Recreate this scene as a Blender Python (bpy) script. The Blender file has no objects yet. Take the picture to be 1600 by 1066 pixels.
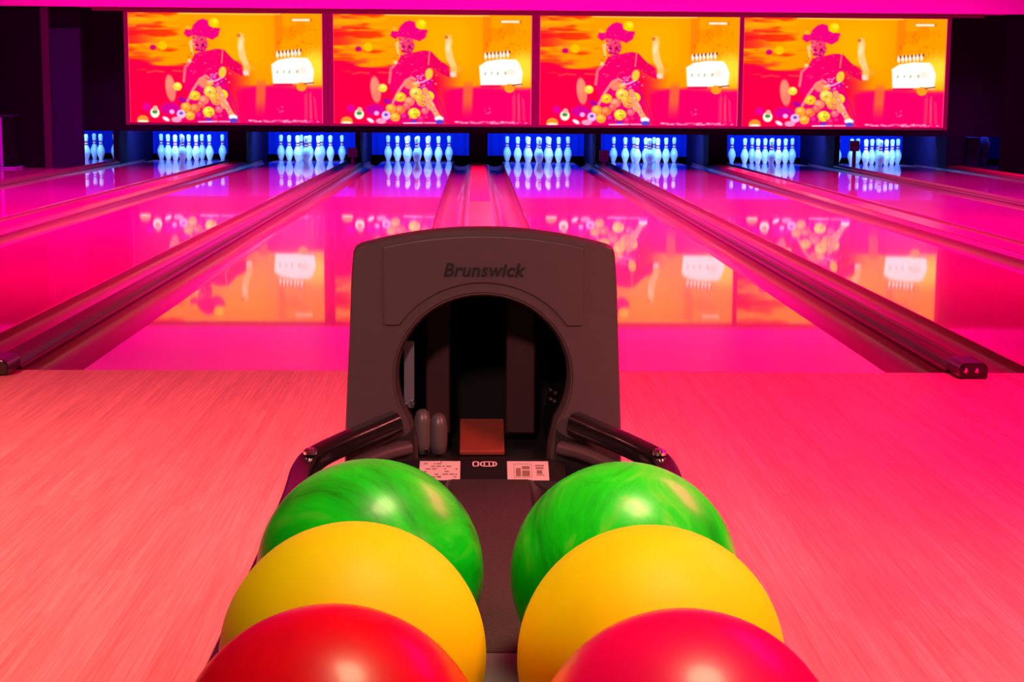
import bpy, bmesh, math, random
import numpy as np
from mathutils import Vector, Matrix
random.seed(7)
sc = bpy.context.scene
COL = sc.collection
PI = math.pi

# ------------------------------------------------------------------ helpers
def lin(c):
    return tuple((v/12.92 if v <= .04045 else ((v+.055)/1.055)**2.4) for v in (x/255 for x in c))

def link(o, parent=None):
    COL.objects.link(o)
    if parent: o.parent = parent
    return o

def obj(name, bm, mats, parent=None, smooth=False, bevel=0, seg=2):
    me = bpy.data.meshes.new(name)
    bmesh.ops.recalc_face_normals(bm, faces=bm.faces[:])
    bm.to_mesh(me); bm.free()
    for m in (mats if isinstance(mats, (list, tuple)) else [mats]): me.materials.append(m)
    o = bpy.data.objects.new(name, me)
    link(o, parent)
    if smooth:
        me.polygons.foreach_set('use_smooth', [True]*len(me.polygons))
        if smooth != 'all': me.set_sharp_from_angle(angle=math.radians(smooth if smooth is not True else 35))
    if bevel:
        b = o.modifiers.new('bevel', 'BEVEL'); b.width = bevel; b.segments = seg; b.limit_method = 'ANGLE'; b.angle_limit = math.radians(35)
    return o

def tag(o, label=None, cat=None, group=None, kind=None):
    if label: o['label'] = label
    if cat: o['category'] = cat
    if group: o['group'] = group
    if kind: o['kind'] = kind
    return o

def thing(name, label, cat, loc=(0,0,0), group=None):
    o = bpy.data.objects.new(name, None); o.empty_display_size = .1
    link(o); o.location = loc
    return tag(o, label, cat, group)

def box(bm, x0, x1, y0, y1, z0, z1):
    vs = [bm.verts.new((x, y, z)) for x in (x0, x1) for y in (y0, y1) for z in (z0, z1)]
    for q in ((0,1,3,2),(4,6,7,5),(0,4,5,1),(2,3,7,6),(0,2,6,4),(1,5,7,3)):
        bm.faces.new([vs[i] for i in q])

def bxo(name, x0, x1, y0, y1, z0, z1, m, parent=None, bevel=0):
    bm = bmesh.new(); box(bm, x0, x1, y0, y1, z0, z1)
    return obj(name, bm, m, parent, bevel=bevel)

def strip_y(bm, prof, y0, y1, closed=True, cap=True):
    """extrude an (x,z) profile along Y"""
    a = [bm.verts.new((x, y0, z)) for x, z in prof]; b = [bm.verts.new((x, y1, z)) for x, z in prof]
    n = len(prof)
    for i in range(n if closed else n-1):
        j = (i+1) % n
        bm.faces.new((a[i], a[j], b[j], b[i]))
    if closed and cap:
        bm.faces.new(a[::-1]); bm.faces.new(b)

def sweep(bm, path, prof, up=Vector((0,0,1))):
    """sweep a closed 2D profile (side, up) along a path"""
    P = [Vector(p) for p in path]; rings = []
    for i, p in enumerate(P):
        t = (P[min(i+1, len(P)-1)] - P[max(i-1, 0)]).normalized()
        s = t.cross(up).normalized(); u = s.cross(t).normalized()
        rings.append([bm.verts.new(p + s*a + u*b) for a, b in prof])
    n = len(prof)
    for r0, r1 in zip(rings, rings[1:]):
        for i in range(n):
            j = (i+1) % n
            bm.faces.new((r0[i], r0[j], r1[j], r1[i]))
    bm.faces.new(rings[0][::-1]); bm.faces.new(rings[-1])

def rrect(w, h, r, n=4):
    out = []
    for cx, cy, a0 in ((w/2-r, h/2-r, 0), (-w/2+r, h/2-r, PI/2), (-w/2+r, -h/2+r, PI), (w/2-r, -h/2+r, 1.5*PI)):
        for k in range(n+1):
            a = a0 + k/n*PI/2; out.append((cx + r*math.cos(a), cy + r*math.sin(a)))
    return out

def catmull(pts, n=8):
    P = [Vector(p) for p in pts]; P = [2*P[0]-P[1]] + P + [2*P[-1]-P[-2]]; out = []
    for i in range(1, len(P)-2):
        a, b, c, d = P[i-1:i+3]
        for k in range(n):
            t = k/n
            out.append(.5*((2*b) + (c-a)*t + (2*a-5*b+4*c-d)*t*t + (3*b-a-3*c+d)*t**3))
    out.append(P[-2]); return out

def lathe(bm, prof, n=28, mat=None):
    """(r,z) profile; mat(z) gives material slot"""
    rings = []
    for r, z in prof:
        rings.append([bm.verts.new((r*math.cos(2*PI*k/n), r*math.sin(2*PI*k/n), z)) for k in range(n)])
    for (p0, r0), (p1, r1) in zip(zip(prof, rings), zip(prof[1:], rings[1:])):
        for k in range(n):
            f = bm.faces.new((r0[k], r0[(k+1) % n], r1[(k+1) % n], r1[k]))
            if mat: f.material_index = mat((p0[1]+p1[1])/2)
    bm.faces.new(rings[0][::-1]); bm.faces.new(rings[-1])

# ------------------------------------------------------------------ materials
def mat(name, col, rough=.5, coat=0, metal=0, spec=.5, coat_rough=.03, noise=None, ior=1.5):
    m = bpy.data.materials.new(name); m.use_nodes = True
    nt = m.node_tree; b = nt.nodes['Principled BSDF']
    b.inputs['Base Color'].default_value = (*col, 1)
    b.inputs['Roughness'].default_value = rough
    b.inputs['Metallic'].default_value = metal
    b.inputs['Specular IOR Level'].default_value = spec
    b.inputs['Coat Weight'].default_value = coat
    b.inputs['Coat Roughness'].default_value = coat_rough
    b.inputs['IOR'].default_value = ior
    if noise:
        sc_, amt, bump = noise
        tc = nt.nodes.new('ShaderNodeTexCoord'); n = nt.nodes.new('ShaderNodeTexNoise')
        n.inputs['Scale'].default_value = sc_; n.inputs['Detail'].default_value = 5
        nt.links.new(tc.outputs['Object'], n.inputs['Vector'])
        mx = nt.nodes.new('ShaderNodeMix'); mx.data_type = 'RGBA'
        mx.inputs['A'].default_value = (*[c*(1-amt) for c in col], 1); mx.inputs['B'].default_value = (*[min(1, c*(1+amt)) for c in col], 1)
        nt.links.new(n.outputs['Fac'], mx.inputs['Factor']); nt.links.new(mx.outputs['Result'], b.inputs['Base Color'])
        if bump:
            bp = nt.nodes.new('ShaderNodeBump'); bp.inputs['Strength'].default_value = bump; bp.inputs['Distance'].default_value = .002
            nt.links.new(n.outputs['Fac'], bp.inputs['Height']); nt.links.new(bp.outputs['Normal'], b.inputs['Normal'])
    return m

def wood(name, c0, c1, rough, coat, board=.03, spec=.5, ior=1.5, grain=1.0):
    """narrow boards running along Y with streaky grain"""
    m = mat(name, c0, rough, coat, spec=spec, ior=ior)
    nt = m.node_tree; N = nt.nodes; L = nt.links; b = N['Principled BSDF']
    tc = N.new('ShaderNodeTexCoord'); mp = N.new('ShaderNodeMapping'); L.new(tc.outputs['Object'], mp.inputs['Vector'])
    sep = N.new('ShaderNodeSeparateXYZ'); L.new(tc.outputs['Object'], sep.inputs[0])
    dv = N.new('ShaderNodeMath'); dv.operation = 'DIVIDE'; dv.inputs[1].default_value = board; L.new(sep.outputs['X'], dv.inputs[0])
    fl = N.new('ShaderNodeMath'); fl.operation = 'FLOOR'; L.new(dv.outputs[0], fl.inputs[0])
    # board tone, broken into lengths
    wn = N.new('ShaderNodeTexWhiteNoise'); wn.noise_dimensions = '2D'
    off = N.new('ShaderNodeTexWhiteNoise'); off.noise_dimensions = '1D'; L.new(fl.outputs[0], off.inputs['W'])
    ly = N.new('ShaderNodeMath'); ly.operation = 'MULTIPLY_ADD'; ly.inputs[1].default_value = .8; L.new(sep.outputs['Y'], ly.inputs[0])
    o5 = N.new('ShaderNodeMath'); o5.operation = 'MULTIPLY'; o5.inputs[1].default_value = 5; L.new(off.outputs['Value'], o5.inputs[0]); L.new(o5.outputs[0], ly.inputs[2])
    lf = N.new('ShaderNodeMath'); lf.operation = 'FLOOR'; L.new(ly.outputs[0], lf.inputs[0])
    cb = N.new('ShaderNodeCombineXYZ'); L.new(fl.outputs[0], cb.inputs[0]); L.new(lf.outputs[0], cb.inputs[1]); L.new(cb.outputs[0], wn.inputs['Vector'])
    # grain
    mp.inputs['Scale'].default_value = (160, 3.2, 1)
    g = N.new('ShaderNodeTexNoise'); g.inputs['Scale'].default_value = 1; g.inputs['Detail'].default_value = 4; g.inputs['Roughness'].default_value = .65
    L.new(mp.outputs[0], g.inputs['Vector'])
    mix = N.new('ShaderNodeMath'); mix.operation = 'MULTIPLY_ADD'; mix.inputs[1].default_value = .35; L.new(wn.outputs['Value'], mix.inputs[0])
    gs = N.new('ShaderNodeMapRange'); gs.inputs['From Min'].default_value = .35; gs.inputs['From Max'].default_value = .65; gs.inputs['To Min'].default_value = 0; gs.inputs['To Max'].default_value = .65*grain
    L.new(g.outputs['Fac'], gs.inputs['Value']); L.new(gs.outputs[0], mix.inputs[2])
    # seam between boards
    fr = N.new('ShaderNodeMath'); fr.operation = 'FRACT'; L.new(dv.outputs[0], fr.inputs[0])
    pk = N.new('ShaderNodeMath'); pk.operation = 'LESS_THAN'; pk.inputs[1].default_value = .05; L.new(fr.outputs[0], pk.inputs[0])
    sm = N.new('ShaderNodeMath'); sm.operation = 'MULTIPLY_ADD'; sm.inputs[1].default_value = .35*grain; L.new(pk.outputs[0], sm.inputs[0]); L.new(mix.outputs[0], sm.inputs[2])
    mx = N.new('ShaderNodeMix'); mx.data_type = 'RGBA'; mx.inputs['A'].default_value = (*c0, 1); mx.inputs['B'].default_value = (*c1, 1)
    L.new(sm.outputs[0], mx.inputs['Factor']); L.new(mx.outputs['Result'], b.inputs['Base Color'])
    return m

def marble(name, stops, scale=3.2, distort=1.6, seed=0., rough=.34, coat=.12, spec=.35):
    m = mat(name, stops[0][1], rough, coat, coat_rough=.10, spec=spec)
    nt = m.node_tree; N = nt.nodes; L = nt.links; b = N['Principled BSDF']
    tc = N.new('ShaderNodeTexCoord'); mp = N.new('ShaderNodeMapping'); mp.inputs['Location'].default_value = (seed, seed*.7, -seed*.4); mp.inputs['Rotation'].default_value = (.4, .9, seed)
    mp.inputs['Scale'].default_value = (1, 1, 1.8)
    L.new(tc.outputs['Object'], mp.inputs['Vector'])
    n = N.new('ShaderNodeTexNoise'); n.inputs['Scale'].default_value = scale/.1085*.25; n.inputs['Detail'].default_value = 6; n.inputs['Roughness'].default_value = .6; n.inputs['Distortion'].default_value = distort
    L.new(mp.outputs[0], n.inputs['Vector'])
    cr = N.new('ShaderNodeValToRGB'); L.new(n.outputs['Fac'], cr.inputs[0])
    el = cr.color_ramp.elements
    el[0].position, el[0].color = stops[0][0], (*stops[0][1], 1)
    el[1].position, el[1].color = stops[-1][0], (*stops[-1][1], 1)
    for p, c in stops[1:-1]:
        e = el.new(p); e.color = (*c, 1)
    L.new(cr.outputs['Color'], b.inputs['Base Color'])
    return m

M = {}
M['approach'] = wood('approach_maple', (.86,.60,.42), (.50,.27,.19), .38, 0, board=.027, grain=1.0)
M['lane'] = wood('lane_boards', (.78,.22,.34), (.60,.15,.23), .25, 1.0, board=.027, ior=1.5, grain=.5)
M['gutter'] = mat('gutter_plastic', (.20,.035,.05), .34, .12)
M['cap'] = mat('capping_plastic', (.11,.014,.032), .42, .0, spec=.3, noise=(40,.12,0))
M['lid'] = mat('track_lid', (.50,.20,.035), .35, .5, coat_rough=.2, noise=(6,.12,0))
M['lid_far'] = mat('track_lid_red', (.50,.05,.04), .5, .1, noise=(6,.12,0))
M['housing'] = mat('housing_paint', (.10,.035,.40), .5)
M['edge'] = mat('lit_edge', (.34,.10,.50), .5)  # purple light along the cabinet edges, put into the colour
M['flange'] = mat('track_flange', (.20,.035,.06), .32, .2)
M['black'] = mat('black_plastic', (.018,.014,.014), .35)
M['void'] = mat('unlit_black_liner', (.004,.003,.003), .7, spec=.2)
M['black_gloss'] = mat('gloss_black_plastic', (.013,.008,.009), .25, .25)
M['hood'] = mat('hood_plastic', (.082,.052,.054), .45, noise=(55,.08,.12))
M['hood_letter'] = mat('hood_lettering', (.006,.003,.003), .5)
M['maroon'] = mat('maroon_liner', (.040,.004,.006), .5)
M['belt'] = mat('rust_belt', (.30,.050,.025), .6, noise=(60,.15,.1))
M['carpet'] = mat('strip_carpet', (.036,.021,.020), .9, noise=(260,.75,.6))
M['sheen'] = mat('grey_sheen', (.20,.19,.22), .45, metal=.6)  # grey metal for the imitated sheen and glare pieces
M['grey_rubber'] = mat('grey_rubber', (.11,.09,.08), .35)
M['chrome'] = mat('bolt_chrome', (.8,.78,.78), .15, metal=1)
M['sticker'] = mat('sticker_paper', (.80,.66,.60), .5)
M['ink'] = mat('sticker_ink', (.30,.20,.13), .6)
M['logo'] = mat('logo_print', (.9,.60,.60), .5)
M['wall'] = mat('black_wall', (.0025,.0012,.003), .9, spec=.15, noise=(3,.2,0))
M['panel'] = mat('purple_panel', (.012,.006,.032), .8, spec=.2, noise=(4,.2,0))
M['pilaster'] = mat('pilaster_paint', (.035,.010,.014), .6)
M['mask'] = mat('masking_board', (.022,.010,.045), .7, spec=.25)
M['post'] = mat('partition_board', (.014,.003,.040), .7, spec=.15)
M['bulk'] = mat('bulkhead_paint', (.85,.30,.64), .7)
M['ceil'] = mat('ceiling_paint', (.25,.10,.20), .8)
M['curtain'] = mat('pit_curtain', (.006,.030,.62), .85, spec=.1)
M['frame'] = mat('screen_frame', (.15,.012,.04), .55, spec=.3)
M['slab'] = mat('dark_slab', (.03,.015,.02), .8)
M['pinwhite'] = mat('pin_white', (.86,.84,.84), .25, .6)
M['pinred'] = mat('pin_neck_red', (.55,.01,.03), .3, .5)
M['detector'] = mat('detector_case', (.035,.018,.06), .5)
M['green'] = marble('green_marble', [(.30,(.0,.20,.004)), (.43,(.0,.56,.008)), (.60,(.0,.80,.012)), (.72,(.10,.78,.04)), (.86,(.50,.52,.22))], 3.0, 2.0, 2.3)
M['green2'] = marble('green_marble_pale', [(.28,(.0,.20,.004)), (.42,(.0,.54,.008)), (.58,(.005,.82,.012)), (.69,(.16,.78,.05)), (.82,(.50,.52,.20))], 3.0, 2.2, 5.1)
M['yellow'] = marble('yellow_resin', [(.2,(.84,.66,.0)), (.8,(.86,.80,.0))], 2, .5, 1.1, .5, 0, .18)
M['yellow2'] = marble('yellow_resin_deep', [(.2,(.86,.60,.0)), (.8,(.86,.80,.0))], 2, .5, 3.7, .5, 0, .18)
M['red'] = marble('red_resin', [(.25,(.62,.0,.02)), (.6,(.78,.0,.012)), (.72,(.7,.02,.06)), (.85,(.55,.05,.25))], 2.2, 2.2, .6)
M['pinkred'] = marble('pink_red_resin', [(.25,(.72,.0,.08)), (.7,(.80,.0,.11)), (.85,(.75,.03,.16))], 2.2, 1.5, 4.4)

# ------------------------------------------------------------------ layout numbers
A, B = .8925, .8006            # half spacings: across a ball-return divider / across a narrow divider
LW = .527                      # half lane width
GW = .235
LX = {0:-3*A-4*B, 1:-3*A-2*B, 2:-A-2*B, 3:-A, 4:A, 5:A+2*B, 6:3*A+2*B, 7:3*A+4*B, 8:5*A+4*B}
YH, YEND = 18.288, 19.30

def structure(name, x0, x1, y0, y1, z0, z1, m, bevel=0):
    return tag(bxo(name, x0, x1, y0, y1, z0, z1, m, bevel=bevel), kind='structure')

# ------------------------------------------------------------------ room shell
structure('floor', -10, 10, -9, 0, -.16, 0, M['approach'])
tag(bxo('floor_slab', -10, 10, 0.0, 21.2, -.30, -.16, M['slab']), kind='structure')
structure('ceiling', -10, 10, -9, 21.2, 3.3, 3.4, M['ceil'])
structure('wall_left', -10.1, -10, -9, 21.2, -.3, 3.4, M['wall'])
structure('wall_right', 10, 10.1, -9, 21.2, -.3, 3.4, M['wall'])
structure('wall_back', -10.1, 10.1, -9.1, -9, -.3, 3.4, M['wall'])
structure('wall_far', -10.1, 10.1, 21.2, 21.3, -.3, 3.4, M['wall'])
# bulkhead above the screens and its dark lower edge
structure('trim_1', -10, 10, 15.92, 16.2, 2.075, 3.3, M['bulk'])
structure('trim_2', -5.0, 6.6, 15.97, 16.1, 2.03, 2.075, M['frame'])
# masking board behind and below the screens
structure('trim_3', -6.7, 8.5, 17.55, 17.62, .452, 3.3, M['mask'])
# side panels closing the ends of the alley
structure('wall_left_front', -10, -5.66, 16.0, 16.1, .001, 2.075, M['wall'])
structure('trim_4', -5.66, -5.56, 15.95, 16.08, 0.0, 2.075, M['pilaster'], .006)
structure('trim_5', -5.56, -5.165, 15.99, 16.07, 0.0, 1.80, M['panel'], .004)
structure('trim_6', -5.56, -5.165, 16.03, 16.07, 1.80, 2.075, M['wall'])
structure('wall_right_front', 6.925, 10, 16.0, 16.1, .001, 2.075, M['wall'])

# ------------------------------------------------------------------ lanes
def gutter_prof(x0, x1, n=14):
    """half-round trough between two edges, 6 mm thick"""
    cx, r = (x0+x1)/2, (x1-x0)/2
    top = [(cx - r*math.cos(PI*k/n), -.006 - .078*math.sin(PI*k/n)**.8) for k in range(n+1)]
    bot = [(x, z-.008) for x, z in top[::-1]]
    return top + bot

lane_names = {0:'outermost lane at far left, mostly behind the dark purple panel',
 1:'glossy lane under the left half of the leftmost screen',
 2:'glossy lane running to the second full pin rack from the left',
 3:'glossy lane just left of the ball return hood',
 4:'glossy lane just right of the ball return hood',
 5:'glossy lane running to the third full pin rack from the right',
 6:'glossy lane running to the second full pin rack from the right',
 7:'glossy lane running to the rightmost full pin rack',
 8:'outermost lane at far right, ending in the dim recess'}
for n in range(9):
    x = LX[n]
    t = thing('bowling_lane', 'pink lit ' + lane_names[n], 'bowling lane', (x, 0, 0), 'bowling lanes side by side')
    bm = bmesh.new(); box(bm, -LW, LW, .004, YEND, -.16, 0)
    obj('lane_bed', bm, M['lane'], t, bevel=.002, seg=1)
    for s in (-1, 1):
        bm = bmesh.new()
        gw = GW-.002 if (s > 0) == (n % 2 == 1) else GW-.022      # narrower beside the narrow dividers
        e = sorted((s*(LW+.002), s*(LW+gw)))
        strip_y(bm, gutter_prof(*e), .004, YEND-.02)
        obj('gutter', bm, M['gutter'], t, smooth=50)

# ------------------------------------------------------------------ dividers between lanes
narrow = [(-.058,-.02), (-.058,.006), (-.050,.012), (-.046,.012), (-.040,.030), (-.030,.040), (-.014,.044), (-.010,.050), (-.004,.050), (0,.046),
          (.012,.046), (.030,.040), (.040,.030), (.046,.012), (.050,.012), (.058,.006), (.058,-.02)]
narrow = [(-.037,-.16)] + [(-.037,-.02)] + narrow + [(.037,-.02), (.037,-.16)]
div_words = {(0,1):'narrow dark lane divider beside the purple panel at far left', (2,3):'narrow ridged divider left of the ball return, running out at the left edge',
             (4,5):'narrow ridged divider right of the ball return, ending in bolted black cap', (6,7):'narrow ridged divider between the two rightmost full pin racks'}
def bolt(name, loc, r, parent, axis='Y', h=.006):
    bm = bmesh.new(); lathe(bm, [(r, 0), (r, h*.6), (r*.7, h)], 10)
    o = obj(name, bm, M['chrome'], parent, smooth=40); o.location = loc
    if axis == 'Y': o.rotation_euler = (PI/2, 0, 0)
    return o
for (i, j), w in div_words.items():
    x = (LX[i]+LX[j])/2
    t = thing('lane_divider', w, 'lane divider', (x, 0, 0), 'narrow capped lane dividers')
    bm = bmesh.new(); strip_y(bm, narrow, .02, 17.55)
    obj('capping', bm, M['cap'], t, smooth=25)
    bm = bmesh.new()
    strip_y(bm, [(-.05,.0015), (-.05,.040), (-.036,.056), (.036,.056), (.05,.040), (.05,.0015)], -.13, .035)
    ec = obj('end_cap', bm, M['black_gloss'], t, bevel=.006)
    for bx_ in (-.03, .008): bolt('bolt', (bx_, -.1305, .030), .008, ec)
wide = [(-.13,-.16), (-.13,.010), (-.124,.016), (-.116,.016), (-.104,.030), (-.098,.034), (.098,.034), (.104,.030), (.116,.016), (.124,.016), (.13,.010), (.13,-.16)]
for (i, j), w in {(1,2):'wide return-track divider between the two leftmost full pin racks', (3,4):'wide return-track divider straight behind the ball return hood',
                  (5,6):'wide return-track divider right of the third screen, crossing to the right edge', (7,8):'wide return-track divider beside the dim recess at far right'}.items():
    x = (LX[i]+LX[j])/2
    t = thing('return_track_divider', w, 'lane divider', (x, 0, 0), 'wide ball return track dividers')
    bm = bmesh.new(); strip_y(bm, wide, .02, 17.55)
    obj('track_housing', bm, M['flange'], t, smooth=25)
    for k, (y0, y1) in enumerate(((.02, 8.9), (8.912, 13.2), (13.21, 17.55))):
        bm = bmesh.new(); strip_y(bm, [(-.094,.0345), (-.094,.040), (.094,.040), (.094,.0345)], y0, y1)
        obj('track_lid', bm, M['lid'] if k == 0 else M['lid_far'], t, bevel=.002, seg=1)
    bm = bmesh.new(); strip_y(bm, [(-.125,.0015), (-.125,.036), (-.10,.052), (.10,.052), (.125,.036), (.125,.0015)], -.12, .018)
    obj('end_cap', bm, M['black_gloss'], t, bevel=.008)

# partitions between pin decks
for k, (i, j) in enumerate(((0,1),(1,2),(2,3),(3,4),(4,5),(5,6),(6,7),(7,8))):
    x = (LX[i]+LX[j])/2; hw = .13 if i % 2 else .037
    structure('partition_wall', x-hw, x+hw, 17.56, 20.0, -.16, .60, M['post'], .004)

# pit curtains, the blue cloth behind each pin deck
cur_words = {0:'at far left, seen in the gap beside the purple panel', 1:'behind the leftmost full pin rack', 2:'behind the second full pin rack from the left',
             3:'behind the pin rack just left of the ball return', 4:'behind the pin rack just right of the ball return', 5:'behind the third full pin rack from the right',
             6:'behind the second full pin rack from the right', 7:'behind the rightmost full pin rack', 8:'in the dim recess at far right'}
for n in range(9):
    x = LX[n]; bm = bmesh.new()
    hw = .758
    front = [(-hw + 2*hw*k/60, 20.0 + .012*math.sin(k*1.1)) for k in range(61)]
    lo = [bm.verts.new((a, b, .055)) for a, b in front]; hi = [bm.verts.new((a, b, .62)) for a, b in front]
    lo2 = [bm.verts.new((a, b+.012, .055)) for a, b in front]; hi2 = [bm.verts.new((a, b+.012, .62)) for a, b in front]
    for k in range(60):
        bm.faces.new((lo[k], lo[k+1], hi[k+1], hi[k])); bm.faces.new((lo2[k+1], lo2[k], hi2[k], hi2[k+1]))
        bm.faces.new((lo[k], lo2[k], lo2[k+1], lo[k+1])); bm.faces.new((hi[k], hi[k+1], hi2[k+1], hi2[k]))
    bm.faces.new((lo[0], hi[0], hi2[0], lo2[0])); bm.faces.new((lo[-1], lo2[-1], hi2[-1], hi[-1]))
    o = obj('pit_curtain', bm, M['curtain'], smooth=60); o.location = (x, 0, 0)
    tag(o, 'blue lit pit curtain ' + cur_words[n], 'curtain', 'blue pit curtains')

# ------------------------------------------------------------------ pins
pin_prof = [(0.0258,0),(.0285,.006),(.036,.030),(.0455,.057),(.0553,.0857),(.0600,.110),(.0605,.1143),(.0590,.130),(.0565,.1492),(.0480,.176),(.0418,.1842),(.0330,.205),
            (.0262,.2255),(.0235,.245),(.0228,.2541),(.0240,.272),(.0262,.2905),(.0295,.312),(.0317,.334),(.0323,.343),(.0310,.357),(.0275,.368),(.020,.3765),(.010,.3805),(.003,.381)]
fine = []
for (r0, z0), (r1, z1) in zip(pin_prof, pin_prof[1:]):
    n_ = max(1, int((z1-z0)/.006)); fine += [(r0+(r1-r0)*k/n_, z0+(z1-z0)*k/n_) for k in range(n_)]
fine.append(pin_prof[-1])
bm = bmesh.new()
lathe(bm, fine, 26, lambda z: 1 if (.218 < z < .240 or .256 < z < .280) else 0)
pin0 = obj('bowling_pin', bm, [M['pinwhite'], M['pinred']], smooth='all')
sp = .3048
spots = [('head pin', 0, 0)] + [('second row %s pin' % w, s*sp/2, sp*.866) for w, s in (('left',-1),('right',1))] \
  + [('third row %s pin' % w, s*sp, 2*sp*.866) for w, s in (('left',-1),('middle',0),('right',1))] \
  + [('back row %s pin' % w, s*sp, 3*sp*.866) for w, s in (('far left',-1.5),('inner left',-.5),('inner right',.5),('far right',1.5))]
rack_words = {0:'the half hidden rack at far left', 1:'the leftmost full rack', 2:'the second full rack from the left', 3:'the rack just left of ball return',
              4:'the rack just right of ball return', 5:'the third full rack from the right', 6:'the second full rack from the right', 7:'the rightmost full rack'}
first = True
for n in range(8):
    for w, dx, dy in spots:
        if n == 0 and dx <= 0: continue
        o = pin0 if first else link(pin0.copy()); first = False
        o.location = (LX[n]+dx, YH+dy, .0005); o.rotation_euler = (0, 0, random.uniform(0, 6))
        tag(o, 'white pin, %s of %s' % (w, rack_words[n]), 'bowling pin', 'bowling pins set up on the lanes')

# ------------------------------------------------------------------ ball detectors on the narrow dividers
for (i, j), w, z0, z1 in (((2,3),'small dark detector box on the narrow divider left of centre',.14,.27), ((4,5),'small dark detector box on the narrow divider right of centre',.11,.26),
                  ((6,7),'dark detector box in front of the pins of the rightmost full rack',.27,.41)):
    x = (LX[i]+LX[j])/2
    t = thing('ball_detector', w, 'detector', (x, 16.5, .0505), 'ball detectors on the dividers')
    bxo('case', -.06, .06, -.05, .05, z0-.0505, z1-.0505, M['detector'], t, .008)
    bxo('post', -.022, .022, -.02, .02, 0, z0-.0505, M['detector'], t, .003)
    bm = bmesh.new(); lathe(bm, [(.018,0),(.018,.006),(.012,.010)], 14)
    e = obj('lens', bm, M['black_gloss'], t, smooth=40); e.location = (0,-.05,(z0+z1)/2-.046); e.rotation_euler = (PI/2,0,0)

# dim upright housing in the unlit recess at far right
t = thing('machine_housing', 'dim blue purple upright housing and post in the dark recess at far right', 'machine', (7.28, 18.3, .0005))
bxo('cabinet', -.17, .03, -.10, .20, 0, .43, M['housing'], t, .012)
bxo('column', .075, .165, -.05, .05, 0, .21, M['housing'], t, .01)
bm = bmesh.new(); lathe(bm, [(.045,.21),(.080,.235),(.088,.30),(.080,.365),(.066,.39),(.060,.42),(.030,.435),(.004,.437)], 20)
hd = obj('head', bm, M['housing'], t, smooth=50); hd.location = (.12, 0, 0)

# frames standing against the end walls
for s, x0, x1, y, w in ((-1, -6.9, -5.97, 15.8, 'dark cabinet with purple lit edges painted on, against the black wall at left edge'), (1, 7.32, 8.3, 15.8, 'dark cabinet with purple lit edges painted on, against the black wall at right edge')):
    t = thing('equipment_cabinet', w, 'cabinet', ((x0+x1)/2, y, 0), 'dark cabinets by the end walls')
    h = (x1-x0)/2
    bxo('body', -h+.01, h-.01, -.14, .17, .023, .655, M['wall'], t, .006)
    bxo('top', -h, h, -.16, .18, .656, .69, M['panel'], t, .006)
    bxo('plinth', -h-.02, h+.02, -.18, .18, 0.001, .022, M['edge'], t, .006)
    bxo('edge_strip', (-h+.748 if s < 0 else -h-.002), (-h+.782 if s < 0 else -h+.03), -.155, -.141, .030, .654, M['edge'], t)  # bright strip imitating purple light on the cabinet edge

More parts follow.
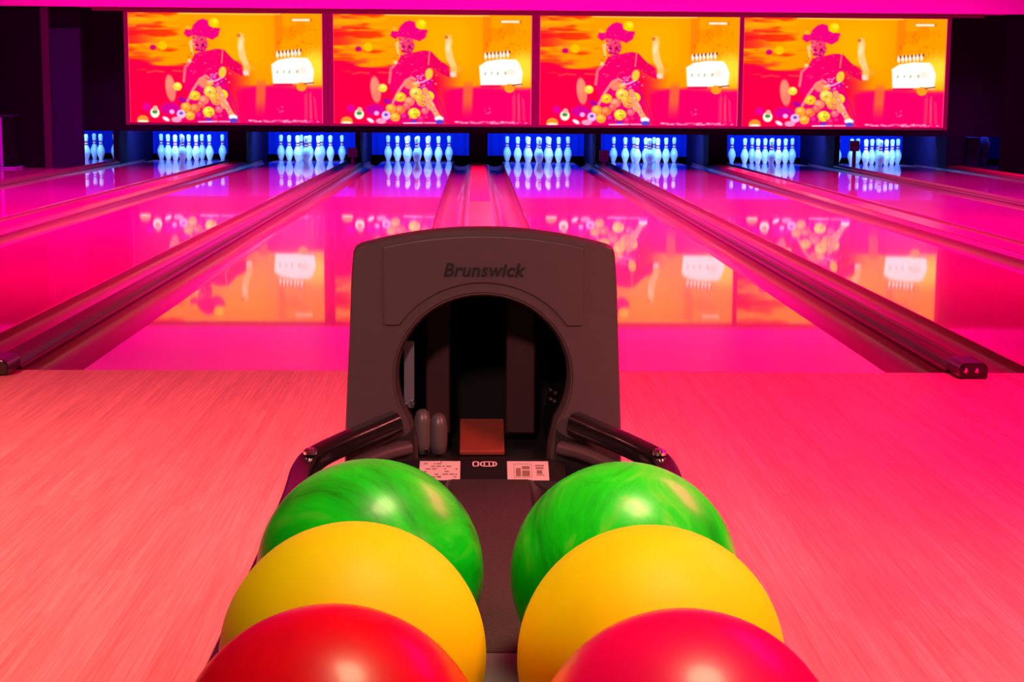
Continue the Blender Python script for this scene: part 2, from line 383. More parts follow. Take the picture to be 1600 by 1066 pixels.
# ------------------------------------------------------------------ projection screens
W_, H_ = 306, 172
def paint():
    xs, ys = np.meshgrid(np.arange(W_+1, dtype=float), np.arange(H_+1, dtype=float))
    rng = np.random.RandomState(5)
    def vnoise(fx, fy, seed):
        r = np.random.RandomState(seed); gx, gy = int(W_/fx)+3, int(H_/fy)+3
        g = r.rand(gy, gx); x = xs/fx; y = ys/fy; ix = x.astype(int); iy = y.astype(int)
        tx = x-ix; ty = y-iy; tx = tx*tx*(3-2*tx); ty = ty*ty*(3-2*ty)
        return (g[iy,ix]*(1-tx)+g[iy,ix+1]*tx)*(1-ty) + (g[iy+1,ix]*(1-tx)+g[iy+1,ix+1]*tx)*ty
    img = np.zeros((H_+1, W_+1, 3))
    def blend(m, c): 
        img[:] = img*(1-m[...,None]) + np.array(c, float)*m[...,None]
    def ss(a, b, v):
        t = np.clip((v-a)/(b-a), 0, 1); return t*t*(3-2*t)
    def ell(cx, cy, rx, ry, c, rot=0, soft=.9, op=1.):
        ca, sa = math.cos(rot), math.sin(rot); dx, dy = xs-cx, ys-cy
        a, b = (dx*ca+dy*sa)/rx, (-dx*sa+dy*ca)/ry
        d = (np.sqrt(a*a+b*b)-1)*min(rx, ry); blend(op*ss(soft, -soft, d), c)
    def pdist(P):
        P = np.array(P, float); inside = np.zeros_like(xs, bool); d = np.full_like(xs, 1e9)
        for (x0, y0), (x1, y1) in zip(P, np.roll(P, -1, 0)):
            ex, ey = x1-x0, y1-y0; t = np.clip(((xs-x0)*ex+(ys-y0)*ey)/(ex*ex+ey*ey+1e-9), 0, 1)
            d = np.minimum(d, np.hypot(xs-x0-t*ex, ys-y0-t*ey))
            cr = ((y0 > ys) != (y1 > ys)) & (xs < (x1-x0)*(ys-y0)/(y1-y0+1e-12)+x0); inside ^= cr
        return np.where(inside, -d, d)
    def poly(P, c, soft=.9, op=1.): blend(op*ss(soft, -soft, pdist(P)), c)
    def line(P, w, c, op=1., soft=.8):
        d = np.full_like(xs, 1e9)
        for (x0, y0), (x1, y1) in zip(P, P[1:]):
            ex, ey = x1-x0, y1-y0; t = np.clip(((xs-x0)*ex+(ys-y0)*ey)/(ex*ex+ey*ey+1e-9), 0, 1)
            d = np.minimum(d, np.hypot(xs-x0-t*ex, ys-y0-t*ey))
        blend(op*ss(w/2+soft, w/2-soft, d), c)
    A7 = lambda P: [(x/5.467-9, y/5.467-10) for x, y in P]
    A8 = lambda P: [(x/5.467+141, y/5.467-10) for x, y in P]
    a7 = lambda x, y: (x/5.467-9, y/5.467-10)
    a8 = lambda x, y: (x/5.467+141, y/5.467-10)
    # sky: orange above, hot red below, banded clouds on the left
    img[:] = (255,150,0)
    n1 = vnoise(60,9,1)*.6+vnoise(24,5,2)*.4
    edge = 78 + (n1-.5)*40
    low = ss(-6, 8, ys-edge)*ss(205, 150, xs)
    blend(low, (255,0,66))
    cl = ss(.50,.68, vnoise(55,8,3)*.65+vnoise(22,5,4)*.35)*ss(125, 60, xs)*ss(86, 62, ys)
    blend(cl*.9, (255,45,10))
    blend(ss(60, 0, xs)*ss(.35,.6,n1)*ss(95,50,ys)*.8, (255,10,40))
    blend(ss(.55,.7,vnoise(34,5,9))*ss(100,60,xs)*ss(70,40,ys)*.5, (255,175,10))
    line(A7([(210,565),(280,552),(350,560)]), 2.6, (255,70,60), .8, 1.5); line(A7([(430,550),(520,555)]), 2.4, (255,80,50), .8, 1.5)
    blend(ss(20,70,xs-90)*ss(60,20,np.abs(ys-45))*ss(240,190,xs)*.5, (255,180,0))
    # right half
    lowr = ss(-5, 6, ys-(112+(vnoise(30,12,7)-.5)*8))*ss(160,185,xs)
    blend(lowr, (255,0,100))
    blend(ss(10,5,np.abs(xs-208+ (ys-112)*.04))*ss(100,112,ys)*ss(166,130,ys)*.9, (255,100,50))
    poly(A8([(150,720),(220,710),(270,780),(310,900),(320,985),(180,985)]), (255,0,92), 3, .8)
    poly(A8([(490,60),(560,60),(560,250),(520,400),(490,420)]), (255,120,10), 2.5, .75)
    blend(ss(.5,.7,vnoise(16,12,11))*ss(225,245,xs)*ss(80,30,ys)*.45, (255,120,0))
    for k in range(40):
        x, y = 236+rng.rand()*62, 20+rng.rand()*50
        ell(x, y, .8+rng.rand(), .7+rng.rand(), (255,95,0), 0, .8, .6)
    for k in range(9):
        x = 270+rng.rand()*32; line([(x, 118+rng.rand()*20),(x+rng.rand()*3-1,165)], 1.5, (255,90,100), .55, 1.2)
    # glow beside the sheet, then the bright sheet
    ell(*a8(830,510), 24, 24, (255,225,60), 0, 16, .85)
    poly(A8([(458,490),(520,448),(640,428),(770,432),(800,470),(825,540),(815,640),(700,652),(470,655)]), (255,252,248), 1.6)
    ell(*a8(725,540), 7, 6, (255,225,205), 0, 3, .8)
    for x, y, w in ((510,555,2.0),(565,552,1.6),(615,553,2.2),(680,550,2.6)): ell(*a8(x,y), w*.8, 2.8, (170,180,140), .2, 1.0, .8)
    poly(A8([(470,658),(640,655),(640,670),(475,672)]), (215,0,90), .8)
    for k, x in enumerate((512,545,575,606,640,668,700)):
        ell(*a8(x, 405-k*3), 2.2, 5.5, (255,235,220), 0, .8)
        ell(*a8(x+14, 385-k*3), 1.6, 2.4, (120,50,40), 0, .8, .85)
    ell(*a8(715,680), 8, 7, (255,150,30)); line(A8([(740,655),(820,645)]), 2.2, (120,10,60), .7)
    line(A8([(770,660),(815,655)]), 1.6, (255,220,210), .8)
    # small caption, top right (illegible in the photograph)
    poly(A8([(632,88),(812,94),(818,124),(640,122)]), (200,110,20), 1.2, .6)
    x = 642
    for k in range(11):
        w = rng.randint(8, 15); poly(A8([(x,99),(x+w,99),(x+w,119),(x,119)]), (255,250,235), .7); x += w+2.5
    # figure with a floppy hat
    poly(A7([(605,280),(570,300),(585,380),(610,420),(600,330)]), (255,190,120), 1.2)
    poly(A7([(600,250),(720,255),(735,330),(705,395),(650,400),(610,345)]), (250,60,105))
    for k in range(34):
        x, y = 605+rng.rand()*120, 258+rng.rand()*120
        c = [(255,150,120),(215,0,110),(255,190,140),(180,0,110)][rng.randint(4)]
        ell(*a7(x,y), 1+rng.rand()*1.4, 1+rng.rand(), c, rng.rand()*3, .7, .7)
    ell(*a7(690,330), 2.6, 2.2, (150,0,90)); ell(*a7(640,330), 2.4, 2.0, (170,0,90)); line(A7([(630,372),(690,372)]), 2.2, (200,0,80))
    poly(A7([(528,235),(545,195),(595,200),(610,160),(650,120),(690,105),(735,118),(745,165),(790,182),(845,185),(825,250),(775,282),(700,255),(600,245),(570,265)]), (238,0,122), 1.1)
    for k in range(22):
        x, y = 535+rng.rand()*300, 180+rng.rand()*90; ell(*a7(x,y), 1.2, 1.0, [(190,0,140),(255,80,60),(170,0,70)][rng.randint(3)], 0, .7, .6)
    ell(*a7(565,180), 4, 3, (255,170,40))
    poly(A7([(620,405),(700,385),(800,360),(872,368),(872,600),(760,605),(640,650),(560,745),(520,680),(528,560),(585,470)]), (240,0,100), 1.1)
    line(A7([(585,465),(535,520),(520,640)]), 4.2, (255,120,120), .85); ell(*a7(572,465), 3, 3, (255,200,140))
    for k in range(40):
        x, y = 540+rng.rand()*330, 380+rng.rand()*230; ell(*a7(x,y), 1+rng.rand(), .9, [(255,90,120),(200,0,120),(255,150,140),(225,0,80)][rng.randint(4)], 0, .7, .5)
    poly(A8([(0,360),(60,375),(120,440),(212,505),(208,592),(150,565),(60,505),(0,490)]), (232,0,88), 1.1)
    for k in range(16):
        x, y = 10+rng.rand()*180, 390+rng.rand()*170; ell(*a8(x,y), 1.4, 1.2, [(190,0,70),(255,70,90)][rng.randint(2)], 0, .7, .6) if 380+x*.55 < y < 480+x*.6 else None
    line(A7([(860,372),(850,480)]), 2.4, (255,140,120), .7)
    poly(A8([(175,255),(200,235),(232,268),(226,340),(242,420),(272,500),(268,585),(232,585),(216,500),(180,430),(168,345)]), (255,196,120), 1.6)
    for k in range(4): line(A8([(178+k*13,262),(170+k*17,222+abs(k-1.5)*8)]), 2.0, (255,190,110), .9, .7)
    ell(*a8(235,560), 4, 5, (255,205,200)); ell(*a8(180,245), 3, 3, (190,90,30), 0, 1, .7); ell(*a8(195,330), 3, 8, (255,225,180), .1, 1.5, .7)
    ell(*a8(260,520), 9, 5, (255,170,60), 0, 4, .6)
    # leaning pale club and floating balls
    ell(*a7(405,700), 8, 21, (255,120,100), -.12, 1.2); ell(*a7(395,660), 5, 11, (255,150,120), 0, 3, .6)
    ell(*a7(465,685), 7, 6.6, (255,205,60)); ell(*a7(468,672), 3.4, 3, (255,240,110), 0, 1.4)
    ell(*a7(790,138), 8, 7.6, (255,200,0)); ell(*a7(800,125), 4, 3.6, (255,225,40), 0, 2)
    ell(*a7(345,335), 7, 7, (255,185,0)); ell(*a7(262,352), 5, 4, (205,0,110), 0, 1.6)
    line(A7([(225,310),(300,312)]), 1.6, (255,120,70), .7)
    # skirt edge, belt, heap of balls
    poly(A7([(560,745),(640,650),(760,605),(872,600),(900,700),(960,985),(500,985),(480,860)]), (232,0,110), 1.4)
    line(A7([(550,810),(600,710),(660,620),(710,592),(760,625)]), 4.0, (255,130,130)); ell(*a7(690,650), 9, 8, (255,140,100), .4, 2, .9)
    for x, y, r, c in ((745,655,6,(255,150,60)),(615,762,8.5,(255,180,30)),(745,725,10,(255,190,70)),(850,752,9,(255,215,20)),(690,800,8,(255,120,90)),(800,800,9,(255,150,70)),(770,770,7,(255,165,50)),
                       (535,862,8.5,(255,150,40)),(612,872,8,(255,110,50)),(665,840,6,(255,90,80)),(730,902,9.5,(255,205,40)),(570,935,8,(255,160,40)),(820,880,6,(255,90,110)),(870,840,7,(255,140,110)),
                       (650,935,7,(225,0,110)),(790,950,6,(240,20,100)),(840,940,6,(230,0,90))):
        ell(*a7(x,y), r, r*.9, c); ell(a7(x,y)[0]-r*.2, a7(x,y)[1]-r*.25, r*.5, r*.42, tuple(min(255,v+60) for v in c), 0, r*.3, .7)
    for x, y in ((745,735),(850,755),(735,905),(620,765)): ell(*a7(x,y), 2.2, 1.6, (150,170,0), 0, .8, .8)
    for k in range(46):
        x, y = 560+rng.rand()*320, 700+rng.rand()*270; ell(*a7(x,y), 1.1, 1.0, [(255,220,140),(200,0,90),(255,90,90),(150,10,80)][rng.randint(4)], 0, .7, .65)
    for k in range(26):
        x, y = 740+rng.rand()*190, 570+rng.rand()*110; ell(*a7(x,y), 1.5, 1.1, [(190,0,170),(255,190,230),(140,0,160),(255,120,200)][rng.randint(4)], 0, .7, .8)
    line(A7([(745,640),(800,632),(860,600)]), 2.4, (240,180,240), .9)
    ell(*a8(35,560), 6, 9, (255,190,60), .2); ell(*a8(30,745), 6.5, 6.5, (255,210,30))
    line(A8([(0,700),(60,840),(130,965)]), 8.5, (255,150,105)); line(A8([(70,700),(140,830),(175,965)]), 2, (200,0,150), .8)
    for k in range(16):
        t = rng.rand(); ell(*a8(5+t*120+rng.randn()*10, 720+t*230), 1.3, 1.1, [(255,225,180),(255,80,120)][rng.randint(2)], 0, .7, .7)
    ell(*a8(120,945), 7, 4, (255,240,235)); ell(*a8(125,975), 7, 3.6, (90,60,200))
    ell(*a7(728,975), 4.5, 3.5, (110,40,200)); ell(*a7(500,800), 6, 4, (150,0,170), .4, 2, .8)
    # things on the ground, left
    ell(*a7(400,875), 15, 9, (205,0,150), 0, 3, .9); ell(*a7(195,862), 6, 6, (225,0,150), 0, 2)
    ell(*a7(265,912), 7.4, 8, (255,240,215)); ell(*a7(265,903), 4, 3, (60,140,60), 0, 1); ell(*a7(270,872), 4, 4, (255,170,150))
    ell(*a7(160,975), 9, 7.5, (255,140,40)); ell(*a7(160,988), 8.5, 2.6, (255,225,190))
    ell(*a7(412,903), 4, 3.6, (255,170,220)); ell(*a7(492,922), 7, 7, (250,180,235)); ell(*a7(492,915), 3, 2.4, (110,80,170), 0, 1)
    ell(*a7(360,965), 6, 3, (255,225,240), .5); ell(*a7(450,970), 8, 4.5, (255,150,190))
    line(A7([(640,988),(800,984)]), 2.0, (255,215,240), .9); line(A8([(0,984),(90,984)]), 2, (255,200,230), .8)
    for k in range(50):
        x = 265+rng.rand()*600; ell(*a8(x, 970+rng.rand()*16), 1.5+rng.rand()*2, 1.0, [(255,150,190),(255,200,210),(255,90,150)][rng.randint(3)], 0, .7, .7)
    for k in range(7): ell(*a8(500+rng.rand()*70, 830+rng.rand()*70), 1.3, 1.2, (255,80,160), 0, .7, .8)
    # pale line along the upper rim
    line([(80,.8),(190,2.0),(240,1.0)], 1.6, (255,220,120), .7); line([(0.5,0),(.5,H_)], 1.4, (255,60,110), .7); line([(W_-.5,0),(W_-.5,H_)], 1.6, (255,90,110), .8)
    return np.clip(img, 0, 255)/255

def picture_mesh():
    img = paint()
    l = np.where(img <= .04045, img/12.92, ((img+.055)/1.055)**2.4)
    nx, ny = W_+1, H_+1
    gx, gz = np.meshgrid(np.linspace(-.5, .5, nx), np.linspace(1, 0, ny))
    co = np.stack([gx, np.zeros_like(gx), gz], -1).reshape(-1, 3)
    idx = np.arange(nx*ny).reshape(ny, nx)
    f = np.stack([idx[:-1,:-1], idx[1:,:-1], idx[1:,1:], idx[:-1,1:]], -1).reshape(-1, 4)
    me = bpy.data.meshes.new('picture'); me.from_pydata(co.tolist(), [], f.tolist())
    ca = me.color_attributes.new('shown', 'FLOAT_COLOR', 'POINT')
    ca.data.foreach_set('color', np.concatenate([l.reshape(-1,3), np.ones((nx*ny,1))], 1).astype(np.float32).ravel())
    m = bpy.data.materials.new('screen_picture'); m.use_nodes = True; nt = m.node_tree; nt.nodes.clear()
    at = nt.nodes.new('ShaderNodeAttribute'); at.attribute_name = 'shown'
    em = nt.nodes.new('ShaderNodeEmission'); em.inputs['Strength'].default_value = 1.15
    out = nt.nodes.new('ShaderNodeOutputMaterial'); nt.links.new(at.outputs['Color'], em.inputs['Color']); nt.links.new(em.outputs[0], out.inputs[0])
    me.materials.append(m); return me
pic = picture_mesh()
sw = ('leftmost of the four bright projection screens', 'second projection screen from the left, above and left of the ball return hood', 'third projection screen from the left, above and right of the ball return hood', 'rightmost of the four bright projection screens')
for (x0, x1), (gl, gr), w in zip(((-4.548,-2.034),(-1.897,.69),(.794,3.405),(3.458,6.128)), ((.05,.067),(.067,.051),(.051,.026),(.026,.05)), sw):
    z0, z1 = .600, 2.010
    t = thing('projection_screen', w, 'screen', ((x0+x1)/2, 16.0, z0), 'projection screens over the lanes')
    p = link(bpy.data.objects.new('picture', pic), t); p.scale = (x1-x0, 1, z1-z0); p.location = (0, -.002, 0)
    h = (x1-x0)/2; H = z1-z0; fr = bmesh.new()
    box(fr, -h-gl, -h, -.02, .05, -.03, H+.018); box(fr, h, h+gr, -.02, .05, -.03, H+.018)
    box(fr, -h, h, -.02, .05, -.03, 0); box(fr, -h, h, -.02, .05, H, H+.018); box(fr, -h, h, .006, .04, 0, H)
    obj('frame', fr, M['frame'], t)

# ------------------------------------------------------------------ bowling balls
R = .1085
bm = bmesh.new(); bmesh.ops.create_uvsphere(bm, u_segments=72, v_segments=48, radius=R)
ball0 = obj('bowling_ball', bm, M['red'], smooth='all')
ball_list = [(-.1405,-4.650,'red','glossy red bowling ball at the front of the left column'), (-.1415,-4.428,'yellow','yellow bowling ball in the left column, between red and green'),
             (-.1425,-4.192,'green','green marbled bowling ball at the back of the left column'), (.1010,-4.660,'pinkred','hot pink red bowling ball at the front of the right column'),
             (.1005,-4.438,'yellow2','yellow bowling ball in the right column, behind the pink red ball'), (.1000,-4.202,'green2','green marbled bowling ball at the back of the right column')]
for k, (x, y, m, w) in enumerate(ball_list):
    if k == 0: o = ball0
    else:
        o = ball0.copy(); o.data = ball0.data.copy(); link(o)
    o.data.materials[0] = M[m]; o.location = (x, y, .508); o.rotation_euler = (.3*k, .5*k, .9*k)
    tag(o, w, 'bowling ball', 'bowling balls on the return rack')

# ------------------------------------------------------------------ ball return: rack, hood and rails as one machine
CX = -.026
br = thing('ball_return', 'dark brown ball return with round hood opening, carrying six coloured balls', 'ball return', (CX, -4.0, 0))
def L(x, y, z): return (x, y+4.0, z)           # world-ish (relative to CX) -> local
# tray with two troughs
prof = []
rt = .1125
def trough(c):
    out = []
    for k in range(-6, 7):
        a = k/6*.58; out.append((c + rt*math.sin(a), .3985 + rt*(1-math.cos(a))))
    return out
tl, tr = trough(-.1155), trough(.1265)
top = [(-.245,.428), (-.215,.432)] + tl + [(-.051,.4169), (.062,.4169)] + tr + [(.226,.432), (.250,.428)]
top = [p for k, p in enumerate(top)]
prof = top + [(.250,.34), (.20,.31), (-.20,.31), (-.245,.34)]
bm = bmesh.new(); strip_y(bm, prof, L(0,-4.90,0)[1], L(0,-3.42,0)[1])
obj('rack_tray', bm, M['black'], br, smooth=30)
# carpeted strip on the ridge between the troughs, grey plate added at its front to imitate a sheen
bm = bmesh.new(); box(bm, -.0495, .0600, L(0,-4.165,0)[1], L(0,-3.427,0)[1], .4171, .4186)
obj('center_strip', bm, M['carpet'], br)
bm = bmesh.new(); box(bm, -.0495, .0600, L(0,-4.89,0)[1], L(0,-4.167,0)[1], .4171, .4186)
obj('sheen_plate', bm, M['sheen'], br, bevel=.0015)
bxo('rear_deck', -.235, .240, L(0,-3.42,0)[1], L(0,-3.362,0)[1], .31, .412, M['black'], br)
bxo('hood_base', -.185, .180, L(0,-3.355,0)[1], L(0,-2.99,0)[1], .001, .394, M['black'], br, .01)
# pedestal and foot
bm = bmesh.new()
def loft(rings):
    vs = [[bm.verts.new(p) for p in r] for r in rings]
    for a, b in zip(vs, vs[1:]):
        for i in range(len(a)):
            j = (i+1) % len(a); bm.faces.new((a[i], a[j], b[j], b[i]))
    bm.faces.new(vs[0][::-1]); bm.faces.new(vs[-1])
def ring(w, d, cy, z, r=.05): return [(x, y+cy, z) for x, y in rrect(w, d, min(r, w/2.01, d/2.01), 5)]
loft([ring(.46,1.30,-.15,.001), ring(.46,1.30,-.15,.03), ring(.34,1.10,-.15,.09), ring(.30,1.04,-.15,.22), ring(.38,1.30,-.15,.312)])
obj('pedestal', bm, M['black'], br, smooth=35)
# ---- hood
FY = L(0,-3.36,0)[1]
OX, OZ, RX, RZ = -.005, .554, .1255, .1195        # opening centre (relative to CX)
def outer(front=True):
    # left bottom -> up -> arched top -> right, closed along the bottom; relative to CX
    pts = []
    pts += [(-.209,.395), (-.207,.47), (-.203,.55), (-.199,.63), (-.1965,.700)]
    n = 28
    for k in range(n+1):
        u = -1 + 2*k/n
        pts.append((-.004 + .1885*u, .7735 - .0275*abs(u)**2.0 - .0000*u - .022*max(0, abs(u)-.93)/.07*0))
    # round the shoulders
    pts += [(.1885,.700), (.1915,.63), (.1955,.55), (.199,.47), (.201,.395)]
    return pts
def resample(P, n):
    P = [Vector((*p, 0)) for p in P]; d = [0]
    for a, b in zip(P, P[1:]): d.append(d[-1]+(b-a).length)
    out = []; 
    for k in range(n):
        s = d[-1]*k/(n-1); i = max(j for j in range(len(d)) if d[j] <= s+1e-9); i = min(i, len(P)-2)
        t = (s-d[i])/(d[i+1]-d[i]); p = P[i].lerp(P[i+1], t); out.append((p.x, p.y))
    return out
def rounded(P, r):
    out = []
    for i, p in enumerate(P):
        out.append(p)
    return out
OUT = outer()
# soften the two top corners
def soften(P, it=2):
    for _ in range(it):
        Q = P[:]
        for i in range(1, len(P)-1):
            Q[i] = ((P[i-1][0]+2*P[i][0]+P[i+1][0])/4, (P[i-1][1]+2*P[i][1]+P[i+1][1])/4)
        P = Q
    return P
N_ = 121
OUT = soften(resample(OUT, N_), 1)
def opening(grow=0.):
    pts = [(OX-.0965-grow, .395), (OX-.0965-grow, .425), (OX-.098-grow, .452)]
    a0 = math.radians(212); a1 = math.radians(-32)
    for k in range(61):
        a = a0 + (a1-a0)*k/60; pts.append((OX + (RX+grow)*math.cos(a), OZ + (RZ+grow)*math.sin(a)))
    pts += [(OX+.098+grow, .452), (OX+.0965+grow, .425), (OX+.0965+grow, .395)]
    return resample(pts, N_)
bm = bmesh.new()
def loop(P, y, cx=0, sx=1., cz=.56, sz=1.): return [bm.verts.new((cx+(x-cx)*sx, y, cz+(z-cz)*sz)) for x, z in P]
def bridge(a, b):
    for i in range(len(a)-1): bm.faces.new((a[i], a[i+1], b[i+1], b[i]))
back = loop(OUT, FY+.42, 0, .80, .395, .78)
mid = loop(OUT, FY+.26, 0, .96, .395, .925)
s2 = loop(OUT, FY+.030, 0, 1.0); s1 = loop(OUT, FY+.010, 0, .999, .56, .998); s0 = loop(OUT, FY+.003, 0, .994, .56, .992)
f0 = loop(OUT, FY, 0, .985, .56, .982)
o2 = loop(opening(.0065), FY); o2b = loop(opening(.005), FY+.002); o1 = loop(opening(.003), FY+.002); o0 = loop(opening(0), FY+.008)
i1 = loop(opening(-.002), FY+.03); i2 = loop(opening(0), FY+.28)
seq = [back, mid, s2, s1, s0, f0, o2, o2b, o1, o0, i1]
for a, b in zip(seq, seq[1:]): bridge(a, b)
bm.faces.new(back)
hood = obj('hood', bm, M['hood'], br, smooth=28)
# inner barrel
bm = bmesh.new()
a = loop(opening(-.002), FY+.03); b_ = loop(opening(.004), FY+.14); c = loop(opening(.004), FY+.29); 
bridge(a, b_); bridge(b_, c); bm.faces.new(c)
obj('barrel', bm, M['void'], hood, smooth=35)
bxo('liner_panel', OX-.088, OX-.050, FY+.150, FY+.165, .44, .648, M['maroon'], hood, .003)
bxo('liner_panel', OX+.036, OX+.082, FY+.150, FY+.165, .44, .648, M['maroon'], hood, .003)
bxo('barrel_floor', OX-.125, OX+.125, FY+.002, FY+.28, .396, .425, M['black'], hood, .002)
# sloping belt that lifts the balls
bm = bmesh.new()
strip_y(bm, [(-.034,.0), (-.034,.008), (.034,.008), (.034,0)], 0, .11)
bl = obj('lift_belt', bm, M['belt'], hood, bevel=.002); bl.location = (OX-.0005, FY+.055, .4265); bl.rotation_euler = (math.radians(15), 0, 0)
# grey rollers at the left inside the mouth, bolt shapes at the right imitating reflections
for dx, h in ((-.090,.070), (-.066,.064)):
    bm = bmesh.new(); lathe(bm, [(.004,0),(.012,.004),(.0135,.02),(.0135,h-.018),(.010,h-.004),(.004,h)], 18)
    r_ = obj('roller', bm, M['grey_rubber'], hood, smooth=60); r_.location = (OX+dx, FY+.06, .426)
bm = bmesh.new(); box(bm, OX-.117, OX-.102, FY+.05, FY+.055, .50, .60)
obj('glare_strip', bm, M['sheen'], hood)  # grey strip imitating glare at the left of the mouth
for p in ((.105,.515), (.112,.524), (.105,.529), (.111,.512)):
    bolt('bolt', (OX+p[0]-.004, FY+.05, p[1]), .0032, hood)
for p in ((-.115,.505), (-.104,.509), (-.083,.436)):
    bolt('bolt', (OX+p[0], FY+.045, p[1]), .0040, hood)
# raised badge panel around the top of the mouth
pts = []
def topz(x):
    u = (x+.004)/.1885; return .7735 - .0275*u*u
xl, xr, zb = -.1495, .1400, .631
n = 24
for k in range(n+1):
    x = xl + (xr-xl)*k/n; pts.append((x, topz(x)-.0125))
pts += [(xr, .635), (xr-.0012,.6322), (xr-.004, zb)]
g = .020; a_s = math.asin((zb-OZ)/(RZ+g))
for k in range(25):
    a = a_s + (PI-2*a_s)*k/24; pts.append((OX+(RX+g)*math.cos(a), OZ+(RZ+g)*math.sin(a)))
pts += [(xl+.004, zb), (xl+.0012,.6322), (xl,.635)]
bm = bmesh.new()
fr_ = [bm.verts.new((x, FY-.0030, z)) for x, z in pts]; bk_ = [bm.verts.new((x, FY+.004, z)) for x, z in pts]
bm.faces.new(fr_); bm.faces.new(bk_[::-1])
for i in range(len(pts)):
    j = (i+1) % len(pts); bm.faces.new((fr_[i], fr_[j], bk_[j], bk_[i]))
obj('badge_panel', bm, M['hood'], hood, bevel=.0016)
# lettering
def text_mesh(name, body, size, width, m, parent, loc, rot, shear=0., bold=0., extr=.001):
    cu = bpy.data.curves.new(name, 'FONT'); cu.body = body; cu.size = size; cu.align_x = 'CENTER'; cu.align_y = 'CENTER'
    cu.shear = shear; cu.offset = bold; cu.extrude = extr; cu.space_character = 1.06
    tmp = bpy.data.objects.new(name, cu); COL.objects.link(tmp)
    dg = bpy.context.evaluated_depsgraph_get(); dg.update()
    me = bpy.data.meshes.new_from_object(tmp.evaluated_get(dg))
    bpy.data.objects.remove(tmp); me.materials.clear(); me.materials.append(m)
    xs_ = [v.co.x for v in me.vertices]; k = width/(max(xs_)-min(xs_)); 
    for v in me.vertices: v.co.x *= k
    o = bpy.data.objects.new(name, me); link(o, parent); o.location = loc; o.rotation_euler = rot
    return o
text_mesh('lettering', 'Brunswick', .027, .118, M['hood_letter'], hood, (-.006, FY-.0032, .7115), (PI/2, 0, 0), .25, .0006, .0012)
# sloped lip with two stickers and a small printed mark
bm = bmesh.new()
prof_lip = [(-3.36,.396), (-3.36,.434), (-3.372,.4335), (-3.424,.4155), (-3.44,.396)]
va = [bm.verts.new((OX-.12, L(0,y,0)[1], z)) for y, z in prof_lip]; vb = [bm.verts.new((OX+.12, L(0,y,0)[1], z)) for y, z in prof_lip]
for i in range(5):
    j = (i+1) % 5; bm.faces.new((va[i], va[j], vb[j], vb[i]))
bm.faces.new(va[::-1]); bm.faces.new(vb)
lip = obj('lip', bm, M['black'], br)
sl = math.atan2(.018, .052)
def lip_pt(x, s, h=.0008):       # s from 0 (top) to 1 (bottom) on the slope
    y = -3.372 + (-3.424+3.372)*s; z = .4335 + (.4155-.4335)*s
    return (x, L(0,y,0)[1]-math.sin(sl)*h, z+math.cos(sl)*h)
def on_lip(name, x0, x1, s0, s1, m, parent, h=.0008, th=.0006):
    bm = bmesh.new()
    a = [bm.verts.new(lip_pt(x, s, h)) for x, s in ((x0,s0),(x1,s0),(x1,s1),(x0,s1))]; b = [bm.verts.new(lip_pt(x, s, h-th)) for x, s in ((x0,s0),(x1,s0),(x1,s1),(x0,s1))]
    bm.faces.new(a); bm.faces.new(b[::-1])
    for i in range(4): bm.faces.new((a[i], a[(i+1)%4], b[(i+1)%4], b[i]))
    return obj(name, bm, m, parent)
st1 = on_lip('label_sticker', -.0965, -.0375, .05, .98, M['sticker'], lip)
st2 = on_lip('label_sticker', .0305, .0905, .05, .98, M['sticker'], lip)
random.seed(3)
bm = bmesh.new()
def ink_quad(x0, x1, s0, s1):
    bm.faces.new([bm.verts.new(lip_pt(x, s, .0011)) for x, s in ((x0,s0),(x1,s0),(x1,s1),(x0,s1))])
# left sticker: rows of small print and arrows; right sticker: boxed diagram
for r in range(6):
    s = .16 + r*.13; x = -.092 + random.uniform(0,.006)
    while x < -.043:
        w = random.uniform(.002,.008)
        if random.random() < .62: ink_quad(x, min(x+w,-.041), s, s+.055)
        x += w+.0018
ink_quad(-.0665,-.0640,.08,.13); ink_quad(-.0690,-.0655,.80,.88)
obj('small_print', bm, M['ink'], lip)
bm = bmesh.new()
for x0, x1, s0, s1 in ((.040,.066,.18,.20),(.040,.0405,.18,.86),(.0655,.066,.18,.86),(.040,.066,.84,.86),(.043,.050,.40,.80),(.052,.063,.30,.46),(.052,.063,.52,.80),
                       (.071,.084,.24,.30),(.072,.083,.36,.44),(.073,.081,.50,.68),(.072,.084,.72,.76)): ink_quad(x0, x1, s0, s1)
obj('printed_diagram', bm, M['ink'], lip)
# little mark on the middle of the lip: a letter-sized ring beside a long ring
bm = bmesh.new()
def ring_on_lip(cx, cs, w, hs, th):
    n = 20; o_, i_ = [], []
    for k in range(n):
        a = 2*PI*k/n; ca, sa = math.cos(a), math.sin(a); e = .6
        px = abs(ca)**e*(1 if ca >= 0 else -1); ps = abs(sa)**e*(1 if sa >= 0 else -1)
        o_.append(bm.verts.new(lip_pt(cx+px*w/2, cs+ps*hs/2, .0012))); i_.append(bm.verts.new(lip_pt(cx+px*(w/2-th), cs+ps*(hs/2-th/.055), .0012)))
    for k in range(n): bm.faces.new((o_[k], o_[(k+1)%n], i_[(k+1)%n], i_[k]))
ring_on_lip(-.0150, .20, .0100, .26, .0022); ring_on_lip(.0035, .20, .0250, .26, .0022)
for x in (-.0035, .0035, .0095): bm.faces.new([bm.verts.new(lip_pt(a, s, .0012)) for a, s in ((x,.12),(x+.002,.12),(x+.002,.28),(x,.28))])
obj('printed_mark', bm, M['logo'], lip)
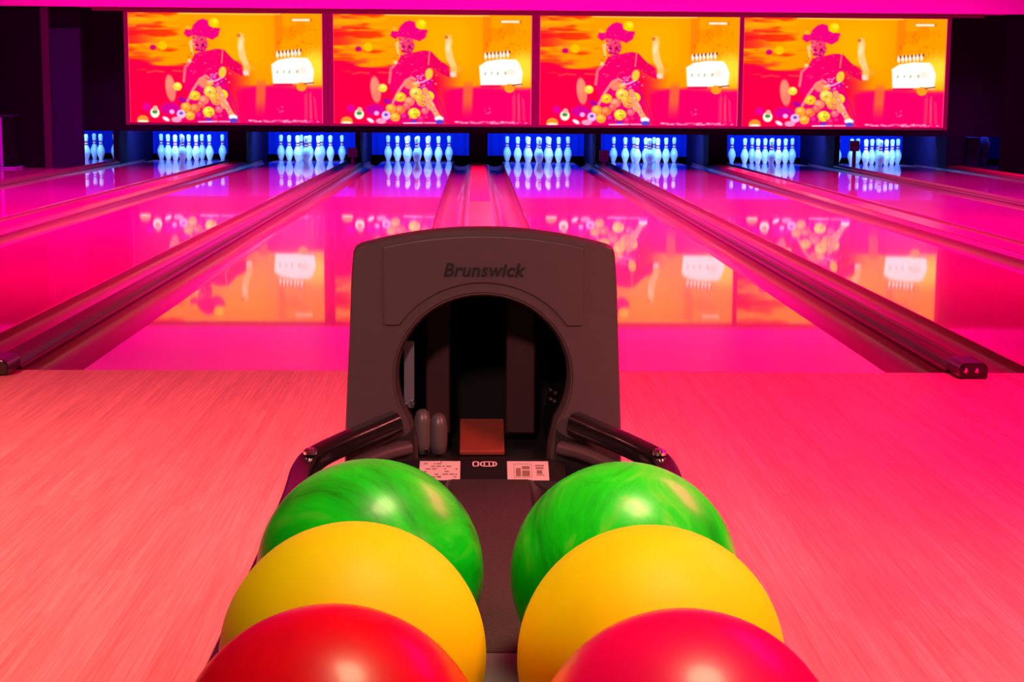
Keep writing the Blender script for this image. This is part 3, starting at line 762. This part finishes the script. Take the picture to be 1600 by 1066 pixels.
# side rails that sweep out of the hood and run along the rack
for s in (-1, 1):
    def X(v): return s*v + .0 - .002
    path = catmull([(X(.130),FY-.004,.490), (X(.165),FY-.030,.479), (X(.205),FY-.062,.467), (X(.238),FY-.100,.456), (X(.250),FY-.150,.446), (X(.247),FY-.30,.440), (X(.244),FY-.7,.436), (X(.243),FY-1.52,.434)], 7)
    bm = bmesh.new(); sweep(bm, path, rrect(.034,.030,.010,4))
    rail = obj('side_rail', bm, M['black_gloss'], br, smooth=40)
    bm = bmesh.new(); lathe(bm, [(.010,0),(.010,.004),(.006,.008)], 14)
    bo = obj('bolt', bm, M['chrome'], rail, smooth=40); bo.location = (X(.243), FY-.118, .4665)
    path = catmull([(X(.112),FY-.006,.452), (X(.150),FY-.034,.447), (X(.190),FY-.075,.436), (X(.225),FY-.13,.424), (X(.238),FY-.22,.418)], 7)
    bm = bmesh.new(); sweep(bm, path, rrect(.026,.020,.009,4))
    obj('lower_guide', bm, M['hood'], br, smooth=40)
    # curved cheek filling below the rail
    bm = bmesh.new(); cols = []
    for k in range(13):
        t = k/12; p0 = Vector((X(.104), FY-.002, .480 - .0*t)); 
        x = .104 + .128*t; y = FY - .002 - .125*t**1.5; z = .478 - .046*t**.7
        cols.append([bm.verts.new((X(x), y, z)), bm.verts.new((X(x-.004), y-.004, .398)), bm.verts.new((X(x-.004), y+.02, .398)), bm.verts.new((X(x), y+.02, z))])
    for a, b in zip(cols, cols[1:]):
        for i in range(4): bm.faces.new((a[i], a[(i+1)%4], b[(i+1)%4], b[i]))
    bm.faces.new(cols[0]); bm.faces.new(cols[-1][::-1])
    obj('cheek', bm, M['black'], br, smooth=40)

# ------------------------------------------------------------------ lights
def area(name, loc, aim, sx, sy, power, col, spread=180):
    l = bpy.data.lights.new(name, 'AREA'); l.shape = 'RECTANGLE'; l.size = sx; l.size_y = sy; l.energy = power; l.color = col; l.spread = math.radians(spread)
    o = bpy.data.objects.new(name, l); link(o); o.location = loc
    o.rotation_euler = (Vector(aim)-Vector(loc)).to_track_quat('-Z', 'Y').to_euler(); return o
def spot(name, loc, aim, power, col, size, blend, rad):
    l = bpy.data.lights.new(name, 'SPOT'); l.energy = power; l.color = col; l.spot_size = math.radians(size); l.spot_blend = blend; l.shadow_soft_size = rad
    o = bpy.data.objects.new(name, l); link(o); o.location = loc
    o.rotation_euler = (Vector(aim)-Vector(loc)).to_track_quat('-Z', 'Y').to_euler(); return o
area('lane_wash', (0, 2.4, 3.2), (0, 3.4, 0), 13, 1.0, 640, (1, 0, .13), 105)
area('lane_wash', (0, 6.5, 3.2), (0, 6.9, 0), 13, 1.2, 1250, (1, 0, .38), 130)
area('lane_wash', (0, 10.5, 3.2), (0, 10.5, 0), 13, 1.2, 1100, (1, 0, .9), 140)
area('far_wash', (0.6, 13.6, 3.2), (0.6, 14.6, 0), 13, .8, 420, (1, 0, .80), 110)
area('bulkhead_wash', (0, 14.6, 3.25), (0, 15.9, 2.6), 14, .3, 50, (1, 0, .50), 120)
spot('approach_warm', (-3.4, -4.2, 3.2), (-1.75, -2.4, 0), 3400, (1, .23, .21), 62, .9, .6)
area('approach_pink', (2.6, -1.2, 3.2), (1.7, -1.8, 0), 2.5, 2.0, 250, (1, 0, .14), 110)
spot('approach_right', (3.4, -5.8, 3.2), (1.3, -3.9, 0), 4600, (1, .20, .20), 46, 1, .6)
spot('rack_fill', (.45, -4.5, 3.2), (-.03, -4.4, .5), 1050, (1, .70, .38), 27, .7, .85)  # spot added above the rack to bring out the ball colours
spot('hood_fill', (-.35, -6.6, 2.5), (-.03, -3.36, .60), 300, (1, .52, .52), 16, .5, .15)  # added fill, brightens only the hood front
for n in range(9):
    e = 48 if 1 <= n <= 7 else (26 if n == 0 else 2.2)
    area('pin_lamp', (LX[n], 18.22, .58), (LX[n], 19.0, .10), 1.2, .05, e, (.09, .31, 1.0))

w = bpy.data.worlds.new('World'); sc.world = w; w.use_nodes = True
w.node_tree.nodes['Background'].inputs[0].default_value = (.02, .0, .01, 1); w.node_tree.nodes['Background'].inputs[1].default_value = .3

# ------------------------------------------------------------------ camera
cam = bpy.data.cameras.new('camera'); co = bpy.data.objects.new('camera', cam); link(co); sc.camera = co
F, CAMP = 2563.83, Vector((-.04361, -5.71748, .95928)); yaw, pitch, roll = .0231233, .1476073, .0072903
cam.sensor_fit = 'HORIZONTAL'; cam.sensor_width = 36; cam.lens = F/1600*36; cam.clip_start = .05; cam.clip_end = 100
fwd = Vector((math.sin(yaw)*math.cos(pitch), math.cos(yaw)*math.cos(pitch), -math.sin(pitch)))
rt_ = Vector((math.cos(yaw), -math.sin(yaw), 0)); up = rt_.cross(fwd)
r2 = math.cos(roll)*rt_ + math.sin(roll)*up; u2 = -math.sin(roll)*rt_ + math.cos(roll)*up
co.matrix_world = Matrix(((r2.x, u2.x, -fwd.x, CAMP.x), (r2.y, u2.y, -fwd.y, CAMP.y), (r2.z, u2.z, -fwd.z, CAMP.z), (0, 0, 0, 1)))

sc.view_settings.view_transform = 'Standard'; sc.view_settings.look = 'None'; sc.view_settings.gamma = 1; sc.view_settings.exposure = 0
sc.view_settings.use_curve_mapping = False
sc.cycles.use_denoising = True
sc.cycles.max_bounces = 8
sc.cycles.caustics_reflective = False
sc.cycles.caustics_refractive = False
